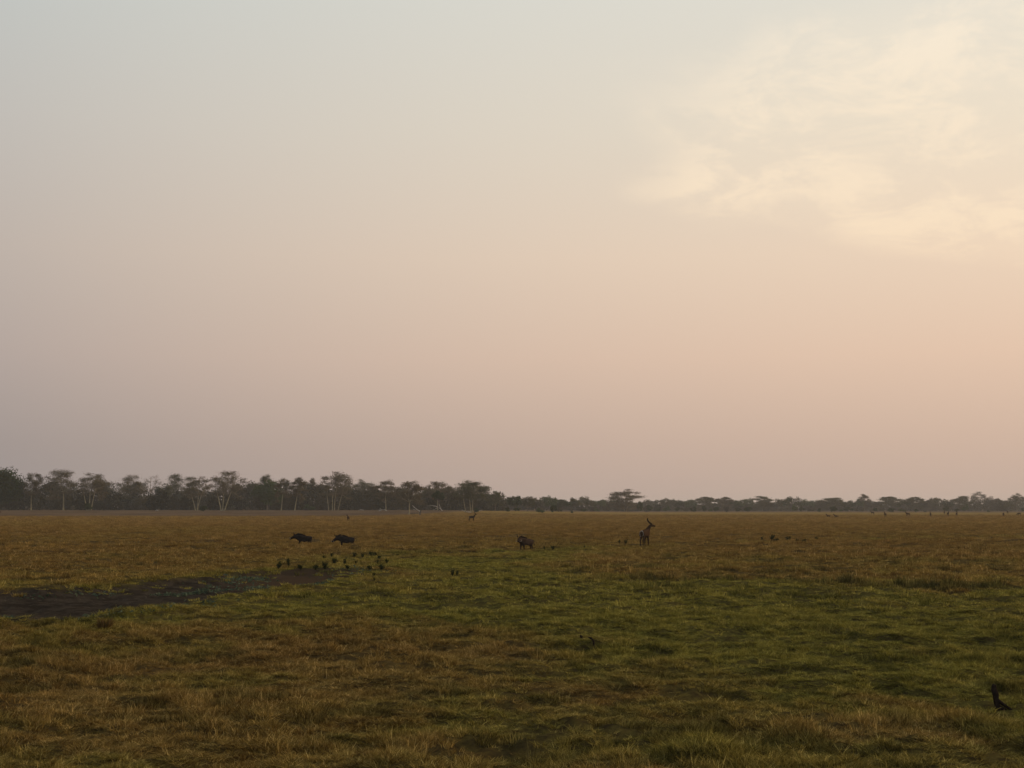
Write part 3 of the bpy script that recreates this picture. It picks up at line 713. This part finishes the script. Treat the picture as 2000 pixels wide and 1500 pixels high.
branch_obj('dead_stick', 'thin crooked dead stick in the grass below the green hollow', [[(1158, 1266, .020), (1157.5, 1258, .024), (1158, 1250, .020), (1155, 1245, .022), (1151, 1242.5, .022), (1147, 1241, .008)]], 'charred', 6, None, 'stick')
branch_obj('dead_stick', 'short dark stub left of the thin crooked dead stick', [[(1137, 1245, .03), (1135, 1241, .04), (1132, 1238, .028), (1131, 1237, .005)], [(1135, 1242, .02), (1140, 1241, .01)]], 'charred', 6, None, 'stick')

# ---- weeds and tussocks
def weed_mesh(seed, h=0.45, w=0.4):
    g = Geo(); cs = []
    for i in range(7):
        a = rng.uniform(0, 6.28); t_ = Vector((math.cos(a)*w*rng.uniform(0.15, 0.5), math.sin(a)*w*rng.uniform(0.15, 0.5), h*rng.uniform(0.6, 1)))
        g.tube(bez((0, 0, -0.03), (t_.x*0.3, t_.y*0.3, t_.z*0.6), t_, 4), [0.010, 0.008, 0.006, 0.003], 4)
        for u in np.linspace(0.35, 1, 9): cs.append(np.array(t_)*[u, u, u]+rng.normal(size=3)*0.03)
    cs = np.repeat(np.array(cs), 2, 0)+rng.normal(size=(len(cs)*2, 3))*0.025
    g.leaves(cs, 0.12*rng.uniform(0.6, 1.3, len(cs)), rng.uniform(0, 1, len(cs)), 0.5)
    me = g.mesh('weed'); me.materials.append(M['weed_leaf']); return me
weeds = [weed_mesh(i) for i in range(5)]
def weed(label, px, by, w, h, k, group):
    p = at(px, by); o = obj('weed', weeds[k % 5], None, None, p); sc = p.y/FPX
    o.scale = (0.95*w*sc/0.4, 0.95*w*sc/0.4, 1.0*h*sc/0.45); o.rotation_euler.z = rng.uniform(0, 6.28)
    return tag(o, label, 'weed', group)
weed('spiky upright weed, leftmost of those behind the dark mud', 548, 1111, 14, 15, 0, None)
weed('tall leaning weed, second from left behind the dark mud', 566, 1107, 9, 17, 1, None)
rows = [(590, 1112, 14, 11), (620, 1113, 12, 12), (637, 1112, 16, 15), (655, 1101, 16, 12), (676, 1102, 7, 12), (682, 1112, 12, 9), (635, 1091, 8, 8), (650, 1087, 8, 8),
        (694, 1088, 12, 10), (710, 1088, 10, 8), (728, 1086, 12, 10), (735, 1086, 9, 8), (742, 1092, 9, 8), (757, 1100, 9, 10), (698, 1101, 7, 7), (739, 1101, 6, 8), (723, 1113, 12, 10), (746, 1114, 14, 12), (733, 1124, 9, 6), (885, 1124, 10, 12), (893, 1123, 8, 10), (778, 1086, 8, 5), (733, 1134, 5, 7)]
rk = ranks(rows)
for i, (x, y, w, h) in enumerate(rows):
    weed('%s dark leafy weed, %s from left in the green hollow behind the mud' % (look(w, h), ORD[rk[i]]), x, y, w, h, i+2, 'dark weeds in the green hollow')
rows = [(1063, 1074, 7, 7), (1079, 1074, 11, 8), (1140, 1070, 5, 5)]
rk = ranks(rows)
for i, (x, y, w, h) in enumerate(rows):
    weed('small dark weed, %s to the right of the lone warthog' % ORD[rk[i]], x, y, w, h, i, 'weeds beside the facing warthog')
rows = [(1208, 1061, 7, 7), (1221, 1062, 9, 8)]
rk = ranks(rows)
for i, (x, y, w, h) in enumerate(rows):
    weed('small dark weed, %s of the two left of the horned antelope' % ORD[rk[i]], x, y, w, h, i, 'weeds beside the horned antelope')
rows = [(1486, 1056, 6, 8), (1504, 1055, 13, 11), (1514, 1057, 14, 6), (1537, 1056, 14, 9), (1554, 1058, 8, 6), (1567, 1058, 16, 5), (1592, 1055, 8, 7)]
rk = ranks(rows)
for i, (x, y, w, h) in enumerate(rows):
    weed('%s dark weed, %s in the line on the plain right of the horned antelope' % (look(w, h), ORD[rk[i]]), x, y, w, h, i+1, 'line of low dark weeds on the plain')
def tussock(label, px, by, w, h):
    p = at(px, by); sc = p.y/FPX; g = Geo(); n = 260
    for i in range(n):
        a = rng.uniform(0, 6.28); q = math.sqrt(rng.uniform())*w*sc*0.28; t_ = h*sc*rng.uniform(0.5, 1.05); ln = w*sc*rng.uniform(0.02, 0.3)
        c = np.array([math.cos(a)*q, math.sin(a)*q, -0.05]); tip = c+np.array([math.cos(a)*ln, math.sin(a)*ln, t_]); mid_ = c*0.5+tip*0.5+np.array([0, 0, t_*0.12])
        s_ = rng.normal(size=3)*0.006
        g.add([c-s_*1.4, c+s_*1.4, mid_+s_, mid_-s_], [(0, 1, 2, 3)], [rng.uniform()]); g.add([mid_-s_, mid_+s_, tip+s_*0.3, tip-s_*0.3], [(0, 1, 2, 3)], [rng.uniform()])
    return tag(obj('grass_tussock', g.mesh('grass_tussock'), M['tussock'], None, p), label, 'tussock')
M['tussock'] = leaf_mat('rusty_tussock_grass', (0.075, 0.062, 0.020, 1), (0.17, 0.095, 0.035, 1))
tussock('rusty bushy grass tussock at the near edge of the dark mud', 213, 1224, 40, 24)

# creeping grey green weed along the mud
g = Geo()
for (xa, ya, xb, yb, n, sp) in [(330, 1148, 440, 1140, 500, 0.5), (400, 1138, 520, 1120, 700, 0.8), (480, 1138, 640, 1140, 800, 0.8), (235, 1203, 400, 1180, 900, 0.7), (560, 1146, 640, 1140, 400, .5), (0, 1160, 330, 1148, 160, .25), (0, 1206, 240, 1206, 400, .5), (640, 1116, 760, 1116, 300, 1.0)]:
    u = rng.uniform(size=n); a = np.array(G(xa, ya)); b2 = np.array(G(xb, yb))
    xy = a+(b2-a)*u[:, None]+rng.normal(size=(n, 2))*sp*np.array([0.5, 1])
    ok = fbm(xy[:, 0]/0.8, xy[:, 1]/0.8, 201, 2) > 0.45; xy = xy[ok]
    z = height(xy[:, 0], xy[:, 1])+rng.uniform(0.0, 0.10, len(xy))
    g.leaves(np.column_stack([xy, z]), 0.13*rng.uniform(0.5, 1.4, len(xy)), rng.uniform(0, 1, len(xy))**1.6, 0.5, 0.5)
tag(obj('creeping_weed', g.mesh('creeping_weed'), M['wetweed']), 'grey green creeping weed along the edges of the dark mud', 'weed', kind='stuff')
# trampled clods in the mud
g = Geo()
n = 9000; u = rng.uniform(-26, -6, n); v = rng.uniform(39, 70, n)
pd = fields(u, v)[0]; ok = (pd > 0.3) & (fbm(u/1.5, v/2, 301, 2) > 0.42); u = u[ok]; v = v[ok]; zz = height(u, v)
for x, y, z in zip(u, v, zz):
    s_ = 0.05*rng.uniform(0.5, 2.8); c = np.array([x, y, z+s_*0.2])
    vv = c+np.array([(1, 0, 0), (0, 1, 0), (-1, 0, 0), (0, -1, 0), (0, 0, 1)])*s_*rng.uniform(0.6, 1.3, (5, 1))
    g.add(vv, [(0, 1, 4, 4), (1, 2, 4, 4), (2, 3, 4, 4), (3, 0, 4, 4)], [0.5]*4)
M['clod'] = plain_mat('dry_mud_clod', (0.014, 0.011, 0.008, 1), (0.14, 0.115, 0.09, 1), 2.2, 1.0, 0.02, 0.0)
tag(obj('mud_clods', g.mesh('mud_clods'), M['clod']), 'trampled clods of dark drying mud', 'mud', kind='stuff')

# ------------------------------------------------------------------ animals
def skin_mesh(name, verts, edges, rads, root=0, sub=2):
    me = bpy.data.meshes.new(name); me.from_pydata([tuple(v) for v in verts], edges, [])
    o = bpy.data.objects.new(name, me); C.objects.link(o)
    o.modifiers.new('skin', 'SKIN').use_smooth_shade = True
    for i, r in enumerate(rads):
        sv = me.skin_vertices[0].data[i]; sv.radius = r if isinstance(r, tuple) else (r, r); sv.use_root = (i == root)
    sm = o.modifiers.new('sub', 'SUBSURF'); sm.levels = sub; sm.render_levels = sub
    dg = bpy.context.evaluated_depsgraph_get(); ev = o.evaluated_get(dg)
    out = bpy.data.meshes.new_from_object(ev); out.name = name
    bpy.data.objects.remove(o); bpy.data.meshes.remove(me)
    for p in out.polygons: p.use_smooth = True
    return out
def rotz(v, a, c=(0, 0)):
    x, y = v[0]-c[0], v[1]-c[1]
    return (c[0]+x*math.cos(a)-y*math.sin(a), c[1]+x*math.sin(a)+y*math.cos(a), v[2])

def antelope_mat(name, body, ring):
    m = new_mat(name); b = NB(m)
    tcn = b.node('ShaderNodeTexCoord').outputs['Object']; sp = b.node('ShaderNodeSeparateXYZ'); b.l.new(tcn, sp.inputs[0])
    x, y, z = sp.outputs
    n = b.noise(9, 4, 0.6, vec=tcn)
    c = b.mix(n, (body[0]*0.7, body[1]*0.7, body[2]*0.7, 1), (body[0]*1.35, body[1]*1.3, body[2]*1.2, 1))
    leg = b.maprange(z, 0.62, 0.40); c = b.mix(leg, c, (body[0]*0.45, body[1]*0.42, body[2]*0.45, 1))
    if ring:
        dz = b.math('SUBTRACT', z, 1.00); q = b.math('SQRT', b.math('ADD', b.math('MULTIPLY', y, y), b.math('MULTIPLY', b.math('MULTIPLY', dz, dz), 0.55)))
        on = b.math('MULTIPLY', b.math('MULTIPLY', b.maprange(q, 0.135, 0.150), b.maprange(q, 0.185, 0.17)), b.maprange(x, -0.50, -0.58))
        c = b.mix(on, c, (0.30, 0.26, 0.22, 1))
    dfn = b.node('ShaderNodeBsdfDiffuse'); b.l.new(c, dfn.inputs[0]); b.out(dfn.outputs[0]); return m
M['buck'] = antelope_mat('shaggy_brown_coat', (0.046, 0.027, 0.016), True)
M['doe'] = antelope_mat('red_brown_coat', (0.046, 0.023, 0.012), False)
M['buckfar'] = antelope_mat('dark_brown_coat', (0.024, 0.015, 0.011), True)
M['white_hair'] = plain_mat('white_hair', (0.60, 0.56, 0.50, 1), (0.5, 0.46, 0.4, 1), 20)
M['horn'] = plain_mat('dark_horn', (0.016, 0.012, 0.010, 1), (0.028, 0.022, 0.017, 1), 20, 1.0, 0.01, 0.0)

def antelope_parts(head_yaw=0.0, graze=False, lying=False, horns=False):
    """faces +x; withers about 1.3 m.  Returns body mesh and a list of (part name, mesh, material)"""
    V = []; E = []; Rd = []
    def add(p, r, par=None):
        V.append(Vector(p)); Rd.append(r); i = len(V)-1
        if par is not None: E.append((par, i))
        return i
    dz = -0.62 if lying else 0
    pel = add((-0.50, 0, 1.07+dz), (0.25, 0.25)); mid_ = add((-0.08, 0, 1.03+dz), (0.27, 0.29), pel); ch = add((0.34, 0, 1.02+dz), (0.25, 0.29), mid_)
    rump = add((-0.68, 0, 1.05+dz), (0.17, 0.19), pel)
    piv = (0.50, 0)
    hp = []
    if graze:
        chain = [((0.56, 0, 1.02), 0.17), ((0.78, 0, 0.78), 0.12), ((0.95, 0, 0.48), 0.10), ((1.05, 0, 0.34), 0.095), ((1.12, 0, 0.10), 0.055)]
    else:
        chain = [((0.54, 0, 1.20), 0.22), ((0.66, 0, 1.42), 0.165), ((0.74, 0, 1.58), 0.135), ((0.84, 0, 1.66), 0.125), ((1.07, 0, 1.60), 0.080), ((1.19, 0, 1.56), 0.060)]
    par = ch
    for k, (p, r) in enumerate(chain):
        w = k/(len(chain)-1); p = (p[0], p[1], p[2]+dz); p = rotz(p, head_yaw*min(1, 0.25+w*1.2), piv); par = add(p, r, par); hp.append(Vector(p))
    for s in (-1, 1):
        if lying:
            a = add((-0.42, s*0.2, 0.32), 0.15, pel); a2 = add((-0.15, s*0.34, 0.16), 0.08, a); add((-0.45, s*0.36, 0.07), 0.045, a2)
            a = add((0.35, s*0.16, 0.26), 0.10, ch); a2 = add((0.6, s*0.2, 0.12), 0.06, a); add((0.35, s*0.22, 0.06), 0.04, a2)
        else:
            st = 0.06*s
            a = add((-0.52, s*0.13, 0.86), 0.155, pel); a = add((-0.46+st, s*0.145, 0.66), 0.10, a); a = add((-0.66+st, s*0.145, 0.44), 0.055, a); a = add((-0.62+st, s*0.145, 0.12), 0.038, a); add((-0.58+st, s*0.145, 0.0), 0.045, a)
            a = add((0.36, s*0.12, 0.80), 0.115, ch); a = add((0.36-st, s*0.125, 0.46), 0.058, a); a = add((0.35-st, s*0.125, 0.12), 0.038, a); add((0.38-st, s*0.125, 0.0), 0.045, a)
    body = skin_mesh('body', V, E, Rd, 0, 2)
    parts = []
    hd, sn = hp[-3] if not graze else hp[-2], hp[-1]
    fwd = (sn-hd).normalized(); side = Vector((0, 0, 1)).cross(fwd).normalized(); up = fwd.cross(side)
    for s in (-1, 1):
        g = Geo(); b0 = hd+side*s*0.07+up*0.06-fwd*0.04
        g.tube([b0, b0+side*s*0.09+up*0.07, b0+side*s*0.17+up*0.12], [0.02, 0.05, 0.008], 5); parts.append(('ear', g.mesh('ear', True), None))
        if horns:
            g = Geo(); b0 = hd+side*s*0.05+up*0.08
            pts = [b0, b0-fwd*0.13+up*0.05+side*s*0.04, b0-fwd*0.27+up*0.12+side*s*0.07, b0-fwd*0.39+up*0.22+side*s*0.09, b0-fwd*0.44+up*0.32+side*s*0.09, b0-fwd*0.43+up*0.40+side*s*0.08]
            g.tube(pts, [0.060, 0.058, 0.052, 0.042, 0.028, 0.006], 7); parts.append(('horn', g.mesh('horn', True), 'horn'))
    g = Geo(); t0 = V[rump]+Vector((-0.12, 0, 0.08)); g.tube([t0, t0+Vector((-0.09, 0, -0.10)), t0+Vector((-0.10, 0, -0.34)), t0+Vector((-0.09, 0, -0.46))], [0.03, 0.025, 0.022, 0.03], 5)
    parts.append(('tail', g.mesh('tail', True), None))
    if horns:
        g = Geo(); th = hd-up*0.13-fwd*0.02; g.tube([th-side*0.06, th+up*-0.03, th+side*0.06], [0.02, 0.05, 0.02], 6); parts.append(('throat_patch', g.mesh('throat_patch', True), 'white_hair'))
    return body, parts
def place_animal(name, label, cat, body, parts, mat, px, by, rz, scale=1.0, group=None, sink=0.0):
    p = at(px, by); p.z -= sink
    r = empty(name, p, rz); r.scale = (scale,)*3
    if not body.materials: body.materials.append(M[mat])
    obj('body', body, None, r)
    for nm, me, mt in parts:
        if not me.materials: me.materials.append(M[mt or mat])
        obj(nm, me, None, r)
    return tag(r, label, cat, group)
# the horned male, seen from behind, head turned right
bm_, pt_ = antelope_parts(head_yaw=R(-58), horns=True)
place_animal('antelope', 'brown antelope with long curved horns and white rump ring, seen from behind', 'antelope', bm_, pt_, 'buck', 1258, 1066, R(62), 1.03)
bm_, pt_ = antelope_parts(head_yaw=R(-20), horns=True)
place_animal('antelope', 'dark antelope standing side-on on the plain before the broad olive-domed tree', 'antelope', bm_, pt_, 'buckfar', 922, 1018.5, R(8), 0.98)
bm_, pt_ = antelope_parts(head_yaw=R(25))
place_animal('antelope', 'tiny pale brown antelope alone in the grass behind the two dark warthogs', 'antelope', bm_, pt_, 'doe', 681.5, 1017.5, R(110), 0.85)
stand, stand_p = antelope_parts(head_yaw=R(40))
stand2, stand2_p = antelope_parts(head_yaw=R(0))
grz, grz_p = antelope_parts(graze=True)
lie, lie_p = antelope_parts(head_yaw=R(30), lying=True)
herd = [('lie', 1616, 1010, 180, 'antelope lying down, leftmost of the herd on the right plain'),
        ('lie', 1631, 1010.5, 150, 'antelope resting with raised head, second from left in the right herd'),
        ('s', 1701, 1005.5, 140, 'antelope facing left near the grass edge below the dry brown bare crown'),
        ('s2', 1726, 1010, 95, 'antelope seen end-on, slim, left of the side-on one in the right herd'),
        ('s', 1770, 1009, 172, 'antelope standing side-on facing left with raised head in the right herd'),
        ('s2', 1814, 1009, 80, 'antelope seen from behind, next right of the side-on one in the herd'),
        ('s2', 1841, 1004.5, 250, 'small farther antelope behind the close trio in the right herd'),
        ('s2', 1848, 1008, 270, 'antelope facing the viewer, left of the close pair in the right herd'),
        ('s', 1865, 1007.5, 60, 'antelope turned away, right of the close pair in the right herd'),
        ('g', 1956, 1008, 60, 'antelope with lowered head and dark rump near the right edge'),
        ('s2', 1964, 1003.5, 90, 'tiny farthest antelope near the right edge of the herd'),
        ('g', 1986, 1007.5, 182, 'antelope walking left with lowered head at the right end of the herd'),
        ('s', 2001, 1005, 200, 'antelope cut by the right edge of the view')]
for kd, x, y, a, lb in herd:
    bd, pp = {'lie': (lie, lie_p), 's': (stand, stand_p), 's2': (stand2, stand2_p), 'g': (grz, grz_p)}[kd]
    place_animal('antelope', lb, 'antelope', bd, pp, 'doe', x, y, R(a), 1.0, 'antelope herd on the right plain')
place_animal('antelope', 'dark antelope cut by the left edge of the view below the dense tree', 'antelope', stand2, stand2_p, 'doe', 0, 1009, R(10), 1.0)

def warthog_parts(head_yaw=0.0, head_drop=0.0):
    V = []; E = []; Rd = []
    def add(p, r, par=None):
        V.append(Vector(p)); Rd.append(r); i = len(V)-1
        if par is not None: E.append((par, i))
        return i
    pel = add((-0.42, 0, 0.55), (0.20, 0.20)); mid_ = add((-0.05, 0, 0.52), (0.23, 0.235), pel); ch = add((0.30, 0, 0.56), (0.20, 0.24), mid_)
    add((-0.58, 0, 0.55), (0.12, 0.13), pel)
    par = ch; hp = []
    for k, (p, r) in enumerate([((0.48, 0, 0.64), (0.16, 0.19)), ((0.64, 0, 0.66-head_drop*0.4), (0.15, 0.16)), ((0.80, 0, 0.56-head_drop*0.8), (0.12, 0.105)), ((0.95, 0, 0.46-head_drop), (0.095, 0.07)), ((1.02, 0, 0.425-head_drop), (0.085, 0.06))]):
        p = rotz(p, head_yaw*min(1, 0.3+0.28*k), (0.40, 0)); par = add(p, r, par); hp.append(Vector(p))
    for s in (-1, 1):
        st = 0.04*s
        a = add((-0.44, s*0.11, 0.44), 0.13, pel); a = add((-0.38+st, s*0.115, 0.33), 0.085, a); a = add((-0.50+st, s*0.115, 0.21), 0.042, a); a = add((-0.47+st, s*0.115, 0.06), 0.032, a); add((-0.45+st, s*0.115, 0), 0.036, a)
        a = add((0.30, s*0.11, 0.40), 0.10, ch); a = add((0.31-st, s*0.115, 0.21), 0.045, a); a = add((0.30-st, s*0.115, 0.06), 0.032, a); add((0.32-st, s*0.115, 0), 0.036, a)
    body = skin_mesh('body', V, E, Rd, 0, 2)
    parts = []
    hd, sn = hp[1], hp[-1]; fwd = (sn-hd).normalized(); side = Vector((0, 0, 1)).cross(fwd).normalized(); up = fwd.cross(side)
    for s in (-1, 1):
        g = Geo(); b0 = hd+side*s*0.10+up*0.12-fwd*0.02; g.tube([b0, b0+up*0.07+side*s*0.035, b0+up*0.15+side*s*0.05], [0.03, 0.048, 0.006], 5); parts.append(('ear', g.mesh('ear', True), None))
        g = Geo(); b0 = hp[3]+side*s*0.07-up*0.01; g.tube([b0, b0+side*s*0.09+fwd*0.03, b0+side*s*0.12+up*0.08, b0+side*s*0.09+up*0.14], [0.013, 0.013, 0.009, 0.002], 5); parts.append(('tusk', g.mesh('tusk', True), 'tusk'))
    g = Geo(); g.tube([hd+up*0.14, (0.42, 0, 0.86), (0.20, 0, 0.82), (-0.12, 0, 0.75)], [0.03, 0.06, 0.055, 0.02], 6); parts.append(('mane', g.mesh('mane', True), 'mane'))
    g = Geo(); g.tube([(-0.66, 0, 0.62), (-0.73, 0, 0.52), (-0.74, 0, 0.36), (-0.73, 0, 0.27)], [0.02, 0.013, 0.012, 0.025], 5); parts.append(('tail', g.mesh('tail', True), 'mane'))
    return body, parts
M['hog'] = plain_mat('muddy_grey_hide', (0.014, 0.011, 0.010, 1), (0.026, 0.020, 0.017, 1), 7, 1.0, 0.02, 0.0)
M['hog_brown'] = plain_mat('brown_grey_hide', (0.028, 0.018, 0.013, 1), (0.044, 0.029, 0.021, 1), 7, 1.0, 0.02, 0.0)
M['mane'] = plain_mat('dark_bristle', (0.010, 0.008, 0.007, 1), (0.018, 0.014, 0.012, 1), 30, 1.0, 0.01, 0.0)
M['tusk'] = plain_mat('ivory', (0.36, 0.30, 0.22, 1), (0.28, 0.22, 0.16, 1), 20, 0.6)
wb, wp = warthog_parts(R(0), -0.06)
place_animal('warthog', 'dark warthog in profile facing left, snout held forward, left of the pair', 'warthog', wb, wp, 'hog', 596, 1061.5, R(184), 1.22, 'warthogs on the plain', 0.19)
wb, wp = warthog_parts(R(28), 0.05)
place_animal('warthog', 'dark warthog facing left with head turned to us, right of the pair', 'warthog', wb, wp, 'hog', 678, 1064.5, R(176), 1.22, 'warthogs on the plain', 0.17)
wb, wp = warthog_parts(R(30), -0.12)
place_animal('warthog', 'brown grey warthog standing alone and looking towards the viewer', 'warthog', wb, wp, 'hog_brown', 1027, 1073.5, R(222), 1.2, 'warthogs on the plain')

# ------------------------------------------------------------------ haze: a closed box of even air round everything
bx = bmesh.new(); bmesh.ops.create_cube(bx, size=1.0)
hm = bpy.data.meshes.new('haze'); bx.to_mesh(hm); bx.free()
m_haze = new_mat('pale_dry_season_haze'); b = NB(m_haze)
pv = b.node('ShaderNodeVolumePrincipled'); pv.inputs['Color'].default_value = (0.86, 0.83, 0.80, 1); pv.inputs['Density'].default_value = 0.00012; pv.inputs['Anisotropy'].default_value = 0.2
ho = b.node('ShaderNodeOutputMaterial'); b.l.new(pv.outputs[0], ho.inputs['Volume'])
hz_top = 27.0; hz_bot = -2.2
hzo = obj('haze', hm, m_haze, None, (0, 0, (hz_top+hz_bot)/2)); hzo.scale = (12600, 12600, hz_top-hz_bot)
tag(hzo, 'thin pale dry season haze over the plain', 'haze', kind='stuff')
